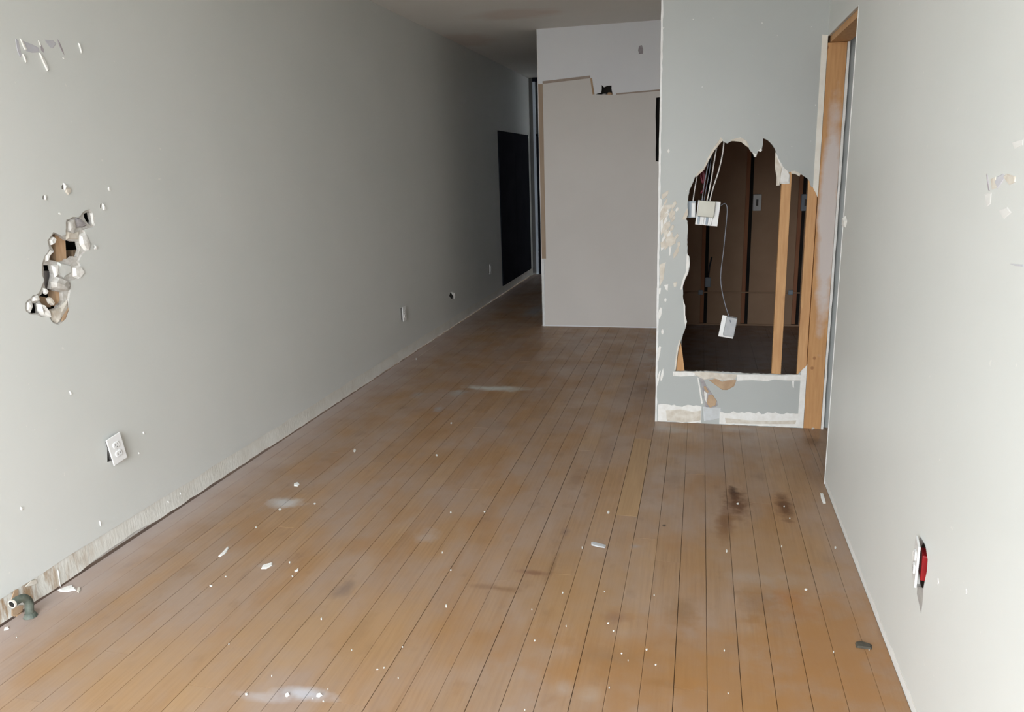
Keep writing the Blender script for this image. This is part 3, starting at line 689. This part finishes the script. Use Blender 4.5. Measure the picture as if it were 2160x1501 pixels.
# ------------------------------------------------------------------ facing wall at the end of the main room
px = lambda pts: pix2(1, YB, pts)
dk = px([(1384, 206), (1400, 204), (1400, 342), (1383, 340)]); dk = [Vector((p.x, p.y)) for p in dk]
nick = rag(px([(1253, 202), (1260, 197), (1268, 196), (1269, 179), (1274, 184), (1280, 181), (1290, 180), (1293, 203)]), 0.03, 0.006, seed=4)
wbk = sheet('wall_back', [(XB, 0), (-0.206, 0), (-0.206, ZC), (XB, ZC)], [rag(dk, 0.05, 0.004, seed=2), nick], 1, YB, 0.016, [PRIMER, GYPSUM])
tag(wbk, 'facing wall at the end of the room, pale above and grey below', 'wall', kind='structure')
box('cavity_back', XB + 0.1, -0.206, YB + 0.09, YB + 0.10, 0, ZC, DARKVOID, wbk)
T = 0.006
stp = px([(1145, 177), (1245, 165), (1250, 199), (1300, 200), (1398, 190)])
pan = [(XB + 0.022, 0.012), (-0.207, 0.012), (-0.207, stp[4].y)] + [Vector(stp[4])] + [Vector(stp[3]), Vector(stp[2]), Vector(stp[1]), Vector(stp[0])]
pan[2] = Vector((-0.207, stp[4].y)); pan.pop(3)
dk2 = [Vector((p.x, p.y)) for p in dk]
sheet('lower_panel', pan, [rag(dk2, 0.05, 0.004, seed=2)], 1, YB - T, T - 0.0005, [PANEL, KRAFT], wbk)
def strip(a, b, wd, mat, name='raw_edge'):
    d = (b - a).normalized(); n = Vector((-d.y, d.x)) * wd
    return sheet(name, [a, b, b + n, a + n], [], 1, YB - T - 0.002, T, [mat, mat], wbk)
EDGE = plain('raw_panel_edge', (0.42, 0.34, 0.29), (0.37, 0.30, 0.25), 20, 0.85)
strip(Vector(stp[0]), Vector(stp[1]), 0.022, EDGE); strip(Vector(stp[1]) + Vector((0.016, 0)), Vector(stp[2]) + Vector((0.016, 0)), -0.016, KRAFT)
strip(Vector(stp[3]), Vector((-0.21, stp[4].y)), 0.012, EDGE)
z545 = on(1, YB, 1147, 545).z
box('wood_edge', XB + 0.004, XB + 0.044, YB - 0.009, YB - 0.0005, z545, stp[0].y, plain('tan_edge_board', (0.42, 0.32, 0.235), (0.38, 0.28, 0.20), 8, 0.8, stretch=(3, 3, .5)), wbk)
cbz = rag([(XB - 0.003, 0.0), (XB - 0.003, ZC)], 0.08, 0.001, False, 4) + rag([(XB + 0.006, ZC), (XB + 0.006, 0.0)], 0.06, 0.002, False, 7)
sheet('corner_bead', cbz, [], 1, YB - 0.003, 0.1, [BEAD, BEAD], wbk)
sheet('corner_bead', rag([(XB + 0.012, 0.0), (XB + 0.012, z545)], 0.05, 0.003, False, 5) + rag([(XB + 0.024, z545), (XB + 0.024, 0)], 0.05, 0.004, False, 6), [], 1, YB - 0.008, 0.007, [BEAD, BEAD], wbk)
for i, pts in enumerate([[(1348, 97), (1354, 95), (1357, 104), (1356, 113), (1348, 114), (1346, 106)]]):
    chip('smudge', pix(1, YB, pts), NY, 0.0012, SCUFF, wbk, 0.9, i)
# rubble in the notch
for i, (x, y, rx, ry) in enumerate([(1258, 201, 6, 3), (1275, 200, 6, 4), (1286, 199, 6, 5)]):
    chip('rubble', pix(1, YB + 0.01, blob(x, y, rx, ry, 7, i)), NY, 0.015, LATH if i == 2 else GREYCOAT, wbk, 0.6, i)

# hall beyond
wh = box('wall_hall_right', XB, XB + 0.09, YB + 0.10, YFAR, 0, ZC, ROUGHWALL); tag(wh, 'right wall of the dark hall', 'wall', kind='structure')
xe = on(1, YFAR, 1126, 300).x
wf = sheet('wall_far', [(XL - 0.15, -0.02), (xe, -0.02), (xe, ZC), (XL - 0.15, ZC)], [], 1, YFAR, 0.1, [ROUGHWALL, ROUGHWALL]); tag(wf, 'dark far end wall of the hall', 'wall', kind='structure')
d2 = empty('door_2', (xe, YFAR, 0)); tag(d2, 'dark door with a pale casing at the far end of the hall', 'door', kind='structure')
xt = on(1, YFAR, 1131, 300).x; zt = on(1, YFAR, 1134, 282).z; ztt = on(1, YFAR, 1134, 172).z
under(d2, box('casing', xe, xt, YFAR - 0.02, YFAR + 0.08, -0.02, ztt, HALLBLUE))
under(d2, box('casing', xe, XB, YFAR - 0.02, YFAR + 0.08, ztt, ZC, HALLDARK))
under(d2, box('door_panel', xt, XB, YFAR + 0.02, YFAR + 0.06, -0.02, zt - 0.03, HALLDARK))
under(d2, box('transom_bar', xt, XB, YFAR - 0.005, YFAR + 0.08, zt - 0.03, zt, HALLDARK))
under(d2, box('transom_glass', xt, XB, YFAR + 0.03, YFAR + 0.036, zt, ztt, GLASS))

d3 = empty('hall_dark_sheets', (XL, 8.85, 0)); tag(d3, 'flat dark sheets added over the dark area low on the left wall at the far end of the hall', 'door', kind='structure')
for ya, yb in ((8.85, 9.65), (9.655, 10.45)):
    under(d3, box('dark_sheet', XL + 0.001, XL + 0.012, ya, yb, 0.10, 1.90, HALLDARK))  # flat near-black sheets added to darken the lower part of this wall

# ------------------------------------------------------------------ front wall with the shop window (behind the camera)
x0, x1, z0, z1 = WIN
wfr = sheet('wall_front', [(XL - 0.1, 0), (XR + 0.12, 0), (XR + 0.12, ZC), (XL - 0.1, ZC)], [[(x0, z0), (x1, z0), (x1, z1), (x0, z1)]], 1, YF, -0.1, [PAINT, PAINT])
tag(wfr, 'front wall with the wide window that lights the room', 'wall', kind='structure')
wf1 = empty('window_1', (x0, YF, z0)); tag(wf1, 'wide front window behind the viewer', 'window', kind='structure')
for a, b, c, d in ((x0, x0 + 0.05, z0, z1), (x1 - 0.05, x1, z0, z1), (x0 + 0.05, x1 - 0.05, z0, z0 + 0.05), (x0 + 0.05, x1 - 0.05, z1 - 0.05, z1)):
    under(wf1, box('window_frame', a, b, YF - 0.08, YF - 0.03, c, d, WHITEPL))

# the street the window looks out on
st = box('pavement', -25, 25, -30, YF - 0.12, -0.3, -0.16, plain('street_concrete', (0.34, 0.33, 0.31), (0.40, 0.39, 0.37), 0.5, 0.9)); tag(st, 'concrete street in front of the window, behind the viewer', 'street', kind='structure')
ob = box('light_block', -25, 25, -24, STREET, -0.16, BLDH, plain('street_brick', (0.27, 0.20, 0.16), (0.33, 0.26, 0.21), 1.5, 0.9)); tag(ob, 'unseen low brick block across the street, sized to shape the window light', 'light_block', kind='structure')  # unseen block, its height tuned for the low daylight it cuts off

# ------------------------------------------------------------------ outlets
def rounded_plate(bm, wd, ht, th, y0):
    add_box(bm, -wd / 2, wd / 2, y0 - th, y0, -ht / 2, ht / 2, 0.0018)
def receptacle_bm(zc, y):
    bm = bmesh.new(); n = 18; ring = []
    for yy, s in ((y, 1.0), (y - 0.003, 1.0), (y - 0.0042, 0.88)):
        ring.append([bm.verts.new((0.017 * s * math.cos(a), yy, zc + max(-0.0125, min(0.0125, 0.017 * math.sin(a))) * s)) for a in (2 * math.pi * i / n for i in range(n))])
    for A, B in zip(ring, ring[1:]):
        for i in range(n): bm.faces.new((A[i], A[(i + 1) % n], B[(i + 1) % n], B[i]))
    bm.faces.new(ring[-1]); return bm
def slots_bm(zc, y):
    bm = bmesh.new()
    add_box(bm, -0.0075, -0.0050, y - 0.0002, y + 0.001, zc - 0.003, zc + 0.006); add_box(bm, 0.0050, 0.0075, y - 0.0002, y + 0.001, zc - 0.002, zc + 0.006)
    add_box(bm, -0.0022, 0.0022, y - 0.0002, y + 0.001, zc - 0.0095, zc - 0.0055, 0.0008); return bm
def make_outlet(loc, rot, proud=0.0, boxmat=SLOT, th=0.006, box_dx=0.0, depth=0.05, y0=None, hh=0.046):
    o = empty('wall_outlet', loc, rot)
    bm = bmesh.new(); rounded_plate(bm, 0.072, 0.117, th, -proud); obj('cover_plate', bm, WHITEPL, o)
    f = -proud - th + 0.0005
    for zc in (0.0195, -0.0195):
        r = obj('receptacle', receptacle_bm(zc, f), WHITEPL, o); obj('slot', slots_bm(zc, f - 0.0042), SLOT, r)
    bm = bmesh.new(); bmesh.ops.create_uvsphere(bm, u_segments=10, v_segments=6, radius=0.0035, matrix=Matrix.Translation((0, f, 0)) @ Matrix.Diagonal((1, 0.5, 1, 1))); obj('screw', bm, STEEL, o, True)
    bm = bmesh.new(); add_box(bm, -0.026 + box_dx, 0.026 + box_dx, -proud + 0.0005 if y0 is None else y0, depth - proud, -hh, hh, 0.003); obj('outlet_box', bm, boxmat, o)
    return o
ROT_R = -9
RL, RR = math.radians(90), math.radians(-90)
def copy_tree(o, parent=None):
    c = o.copy(); COL.objects.link(c)
    if parent is not None: c.parent = parent
    for ch in [x for x in bpy.data.objects if x.parent == o]: copy_tree(ch, c)
    return c
p = on(0, XL + 0.014, 244, 946)
ol = make_outlet((XL, p.y, p.z), (0, math.radians(-9), RL + math.radians(-4)), 0.017)
tag(ol, 'white duplex outlet standing askew off the left wall near the floor, closest one', 'outlet', 'outlets along the left wall')
p = on(0, XL, 848, 661); o2 = copy_tree(ol); o2.location = (XL + 0.0, p.y, p.z); o2.rotation_euler = (0, 0, RL)
o2['label'] = 'white outlet low on the left wall halfway down the room, in the shade'
p = on(0, XL, 1031, 567); o3 = copy_tree(ol); o3.location = (XL + 0.0, p.y, p.z); o3.rotation_euler = (0, 0, RL)
o3['label'] = 'small white outlet in the dark hall end of the left wall, farthest one'
p = on(0, XR - 0.012, 1940, 1196)
orr = make_outlet((XR - 0.004, p.y + 0.030, p.z), (0, 0, RR + math.radians(ROT_R)), 0.006, REDPL, 0.006, 0.010, 0.055, 0.000, 0.036)
tag(orr, 'white outlet seen edge-on on the right wall with its red box showing', 'outlet')

# ------------------------------------------------------------------ things hanging inside the partition hole
YC = Y2 + 0.045
def wire(name, pts, r, mat, label, Ys=None, group=None, extra=None):
    P = [on(1, (Ys[i] if Ys else YC), x, y) for i, (x, y) in enumerate(pts)]
    if extra: P += extra
    o = tube(name, P, r, mat); tag(o, label, 'cable', group); return o
def hang_box(name, corners, Y, plate_mat, body_mat, body, depth, label, cat, ribs=0, tilt=0.0):
    """a cover plate seen from behind with its plastic box on it; corners are left,right,top,bottom pixels"""
    l, r, t, b = corners
    a, c = on(1, Y, l, t), on(1, Y, r, b); ctr = (a + c) / 2; wd, ht = abs(c.x - a.x), abs(a.z - c.z)
    o = empty(name, (ctr.x, Y, ctr.z), (0, tilt, 0))
    obj('cover_plate', add_box(bmesh.new(), -wd / 2, wd / 2, -0.003, 0.003, -ht / 2, ht / 2, 0.0015), plate_mat, o)
    bx0, bx1, bz0, bz1 = body
    bm = bmesh.new(); add_box(bm, bx0 * wd, bx1 * wd, -depth, -0.0032, bz0 * ht, bz1 * ht, 0.004); obj('box_body', bm, body_mat, o)
    for i in range(ribs):
        x = (bx0 + (bx1 - bx0) * (i + 0.5) / ribs) * wd
        obj('rib', add_box(bmesh.new(), x - 0.006, x + 0.006, -0.012, -0.0032, -ht * 0.46, bz0 * ht - 0.001, 0.002), GREYPL if i % 2 == 0 else plate_mat, o)
    tag(o, label, cat); return o
hang_box('switch_box', (1470, 1516, 424, 475), YC + 0.01, WHITEPL, BONEPL, (-0.46, 0.28, -0.15, 0.50), 0.03, 'white multi-gang switch box hung backwards by four cables in the hole', 'electrical box', 4, math.radians(-6) * -1)
hang_box('switch_box', (1450, 1467, 424, 459), YC + 0.0, GREYPL, WHITEPL, (-0.02, 0.46, -0.47, 0.40), 0.012, 'narrow white box tucked at the left edge of the hole', 'electrical box', 0, 0)
hang_box('switch_box', (1520, 1550, 666, 712), YC + 0.005, WHITEPL, plain('galvanised_box', (0.40, 0.41, 0.43), (0.46, 0.47, 0.48), 30, 0.5), (-0.22, 0.5, -0.38, 0.5), 0.034, 'grey metal box on a white plate dangling low from a thin grey wire', 'electrical box', 0, math.radians(9))
G = 'pale cables feeding the hanging switch box'
top = lambda x, z=1.75: Vector((x, YC, z))
up = on(1, YC, 1527, 295)
wire('cable', [(1461, 430), (1466, 395), (1473, 358), (1477, 335)], 0.0035, CABLEW, 'pale cable running up from the narrow left box', None, None, None)
bx_ = lambda x, y, Y=YC - 0.0: on(1, Y, x, y)
wire('cable', [(1480, 430), (1485, 392), (1492, 355), (1499, 318), (1504, 290)], 0.0030, CABLEG, 'leftmost grey violet cable rising from the multi-gang box', [YC - .014] * 5, G)
wire('cable', [(1484, 430), (1489, 400), (1496, 365), (1501, 330), (1512, 290)], 0.0026, CABLEG, 'second thin grey cable from the left above the multi-gang box', [YC + .02, YC + .022, YC + .026, YC + .03, YC + .034], G)
wire('cable', [(1490, 430), (1499, 387), (1507, 338), (1512, 307), (1516, 280)], 0.0038, CABLEW, 'straight pale cable, third from the left above the multi-gang box', None, G)
wire('cable', [(1496, 430), (1503, 401), (1516, 360), (1524, 325), (1527, 297), (1527, 275)], 0.0038, CABLEW, 'pale cable curving right, rightmost above the multi-gang box', None, G)
wire('cable', [(1476, 360), (1482, 385), (1486, 372), (1481, 355), (1486, 392), (1478, 408)], 0.006, CABLER, 'dark red wire bunched behind the pale cables', [YC + .03] * 6)
wire('cable', [(1512, 440), (1526, 430), (1532, 432), (1534, 445), (1530, 490), (1526, 530), (1521, 570), (1521, 600), (1529, 640), (1538, 668), (1541, 680)], 0.0026, CABLEG, 'thin grey wire hanging from the switch box down to the dangling metal box', [YC + .012, YC + .03] + [YC + .02] * 6 + [YC + .01, YC - 0.02, YC - 0.033])
YD = YCL - 0.02
bp = on(1, YD - 0.03, 1493, 595)
pl_ = empty('plug_end', (bp.x, YD - 0.03, bp.z)); tag(pl_, 'small pale plug on a black cord against the closet back', 'plug')
obj('plug_body', add_box(bmesh.new(), -0.024, 0.024, -0.012, 0.012, -0.045, 0.045, 0.006), GREYPL, pl_)
obj('plug_cord', add_tube(bmesh.new(), [(0.004, 0, 0.046), (0.008, 0.0, 0.10), (0.014, 0.004, 0.16), (0.030, 0.008, 0.23)], 0.007, 8), CABLED, pl_, True)
for x, y, lab in ((1597, 427, 'pale outlet box on the closet back, left of the bare middle stud'), (1699, 427, 'grey outlet box on the closet back, right of the bare middle stud')):
    q = on(1, YCL - 0.03, x, y)
    o = empty('outlet_box', (q.x, YCL + 0.001, q.z)); tag(o, lab, 'electrical box', 'outlet boxes on the closet back')
    obj('box_body', add_box(bmesh.new(), -0.036, 0.036, -0.045, 0.0, -0.072, 0.072, 0.006), GREYPL if x > 1650 else WHITEPL, o)
    obj('box_face', add_box(bmesh.new(), -0.009, 0.009, -0.048, -0.0455, -0.028, 0.028, 0.001), SLOT, o)

# ------------------------------------------------------------------ pipe stub by the left wall
XPp = XL + 0.055
pts = [on(0, XPp, x, y) for x, y in ((62, 1306), (62, 1288), (61, 1270), (51, 1261), (39, 1264), (25, 1274))]
pts[0].z = max(pts[0].z, 0.0); pts = [Vector((pts[1].x, pts[1].y, -0.012))] + pts[1:]
ps = empty('pipe_stub', (pts[0].x, pts[0].y, 0))
under(ps, obj('pipe', add_tube(bmesh.new(), pts, 0.0142, 14, True, 0.0112), [PIPE, DARKVOID], None, True))
q = pts[0]
bm = bmesh.new(); bmesh.ops.create_cone(bm, cap_ends=True, segments=16, radius1=0.023, radius2=0.016, depth=0.014, matrix=Matrix.Translation((q.x, q.y, 0.0075))); under(ps, obj('floor_collar', bm, PIPE, None))
bm = bmesh.new(); e = pts[-1]; d = (pts[-1] - pts[-2]).normalized(); u = d.orthogonal().normalized(); v = d.cross(u); n = 14
rings = []
for t, r in ((-0.006, 0.0140), (-0.006, 0.0150), (0.001, 0.0150), (0.001, 0.0113)):
    rings.append([bm.verts.new(e + d * t + (u * math.cos(a) + v * math.sin(a)) * r) for a in (2 * math.pi * i / n for i in range(n))])
for A, B in zip(rings, rings[1:] + rings[:1]):
    for i in range(n): bm.faces.new((A[i], A[(i + 1) % n], B[(i + 1) % n], B[i]))
under(ps, obj('end_ring', bm, CREAM, None))
tag(ps, 'grey green hooked pipe stub rising from the floor beside the left wall', 'pipe')

# ------------------------------------------------------------------ litter on the floor
NZ = (0, 0, 1)
def litter(name, pts, h, mat, label, cat, group=None, seed=0, inset=0.8):
    P = [p + Vector((0, 0, 0.0008)) for p in pix(2, 0, pts)]
    c = sum(P, Vector()) / len(P)
    o = chip(name, [p - c for p in P], NZ, h, mat, None, inset, seed); o.location = c
    return tag(o, label, cat, group)
litter('plaster_flake', crop([(1010, 545), (1180, 480), (1290, 450), (1280, 490), (1330, 500), (1345, 545), (1250, 555), (1200, 575), (1080, 575)], 8.34, 0, 1180), 0.006, PLASTER, 'jagged white plaster flake by the foot of the left wall', 'plaster flake')
litter('plaster_flake', crop([(70, 1250), (80, 1215), (150, 1200), (165, 1220), (110, 1245)], 8.34, 0, 1180), 0.005, PLASTER, 'white crumb on the floor in front of the pipe stub', 'plaster flake')
litter('plaster_flake', crop([(1350, 560), (1370, 500), (1410, 500), (1425, 530), (1390, 590)], 8.34, 0, 1180), 0.004, CREAM, 'cream crumb at the tip of the jagged plaster flake', 'plaster flake')
litter('plaster_flake', [(551, 1200), (554, 1192), (566, 1188), (575, 1186), (574, 1193), (562, 1200)], 0.003, PLASTER, 'long white flake lying alone on the left side of the floor', 'plaster flake')
litter('plaster_flake', [(460, 1174), (470, 1164), (481, 1152), (483, 1156), (476, 1167), (464, 1175)], 0.003, PLASTER, 'slanting white flake near the left wall, upper one of two', 'plaster flake')
litter('paper_scrap', [(1247, 1144), (1250, 1142), (1278, 1149), (1277, 1156), (1262, 1154), (1247, 1150)], 0.003, GREYPL if False else plain('dusty_paper', (0.50, 0.50, 0.50), (0.45, 0.45, 0.46), 30, 0.8), 'small grey white oblong scrap in the middle of the floor', 'scrap')
litter('plaster_flake', [(620, 1020), (628, 1017), (632, 1021), (628, 1026), (620, 1025)], 0.003, PLASTER, 'small white flake near a hazy patch by the left wall', 'plaster flake')
litter('plaster_flake', [(1730, 1040), (1736, 1040), (1741, 1055), (1742, 1062), (1736, 1062), (1732, 1052)], 0.004, PLASTER, 'white plaster crumb at the end corner of the right wall', 'plaster flake')
litter('plaster_flake', [(1710, 896), (1718, 896), (1719, 904), (1712, 906)], 0.006, PLASTER, 'white plaster crumb at the foot of the bare jamb', 'plaster flake')
litter('burnt_scrap', [(1804, 1356), (1816, 1353), (1839, 1360), (1839, 1370), (1822, 1368), (1806, 1366)], 0.006, BLACKBIT, 'charred black scrap on the floor by the right wall', 'scrap')
litter('plaster_flake', [(602, 1464), (608, 1461), (611, 1466), (606, 1470), (602, 1469)], 0.003, PLASTER, 'left white crumb in the bluish smear at the bottom of the view', 'plaster flake')
litter('plaster_flake', [(668, 1464), (676, 1462), (680, 1467), (673, 1471), (667, 1469)], 0.003, PLASTER, 'right white crumb in the bluish smear at the bottom of the view', 'plaster flake')
litter('plaster_flake', [(517, 1463), (523, 1461), (522, 1466), (518, 1467)], 0.003, PLASTER, 'white crumb left of the bluish smear at the bottom of the view', 'plaster flake')
litter('plaster_flake', [(621, 1204), (626, 1202), (630, 1198), (629, 1204), (622, 1207)], 0.003, PLASTER, 'white crumb just below the long lone flake', 'plaster flake')
specks = [(611, 1186, 3, 4), (483, 1358, 2, 4), (678, 1305, 3, 5), (810, 1408, 2, 4), (941, 1278, 3, 6), (933, 1165, 2, 4), (951, 1202, 3, 3), (951, 1080, 3, 4), (849, 1364, 3, 3), (1228, 1155, 2, 5), (1283, 1080, 4, 6),
          (1187, 1250, 2, 4), (1122, 1285, 2, 3), (1194, 1320, 2, 4), (1283, 1314, 4, 4), (1294, 1331, 3, 3), (1311, 1378, 3, 3), (1364, 1370, 4, 5), (1383, 1402, 3, 4), (1528, 1372, 2, 4), (1533, 1162, 3, 6), (1649, 1152, 2, 5),
          (1666, 1093, 2, 3), (1325, 1393, 2, 4), (1285, 1450, 2, 5), (1762, 1155, 3, 6), (1700, 1243, 5, 4), (1833, 1370, 2, 4), (1758, 1375, 2, 5), (878, 757, 2, 4), (952, 892, 3, 4), (921, 960, 4, 4), (748, 950, 4, 6),
          (664, 1062, 4, 3), (591, 1074, 5, 4), (445, 1235, 5, 4), (476, 1216, 3, 3), (1128, 1351, 3, 3), (1536, 1462, 2, 4), (1380, 1255, 2, 4), (1107, 1497, 2, 4), (692, 1453, 2, 3), (660, 1473, 2, 2), (682, 1479, 3, 3), (35, 1344, 2, 2),
          (573, 1425, 2, 4), (840, 1430, 2, 4), (742, 1371, 2, 3), (617, 1215, 3, 3), (1275, 1248, 2, 3), (1022, 1079, 3, 3), (540, 1112, 3, 3), (1654, 1068, 2, 3), (796, 1412, 3, 3), (1556, 1062, 4, 4)]
marks = [((563, 1193), 'the long lone white flake'), ((1262, 1149), 'the grey white oblong scrap'), ((1822, 1361), 'the charred black scrap'), ((145, 1241), 'the jagged flake by the left wall'),
         ((470, 1164), 'the slanting white flake'), ((673, 1466), 'the right crumb in the bluish smear'), ((1736, 1052), 'the crumb at the right wall end'), ((1335, 1000), 'the pale replacement board'),
         ((1548, 1040), 'the dark burn mark in the boards'), ((1400, 1440), 'the amber patch at bottom centre'), ((1050, 819), 'the long pale smear far down the floor')]
MP = [on(2, 0, *m[0]) for m in marks]; ranks = {}
for i, (x, y, rx, ry) in enumerate(specks):
    q = on(2, 0, x, y); k = min(range(len(MP)), key=lambda j: (MP[j] - q).length)
    ranks.setdefault(k, []).append(((MP[k] - q).length, i))
ORD = ['nearest', 'second nearest', 'third nearest', 'fourth nearest', 'fifth nearest', 'sixth nearest', 'seventh nearest', 'eighth nearest', 'ninth nearest', 'tenth nearest', 'eleventh nearest', 'twelfth nearest', 'thirteenth nearest', 'fourteenth nearest']
for k, L in ranks.items():
    for n, (d, i) in enumerate(sorted(L)):
        x, y, rx, ry = specks[i]
        litter('paint_fleck', blob(x, y, rx * 0.7, ry * 0.62, 7, 100 + i), 0.0012, PLASTER, 'tiny white paint fleck, %s to %s' % (ORD[min(n, 13)], marks[k][1]), 'paint fleck', 'paint flecks on the floor', i)
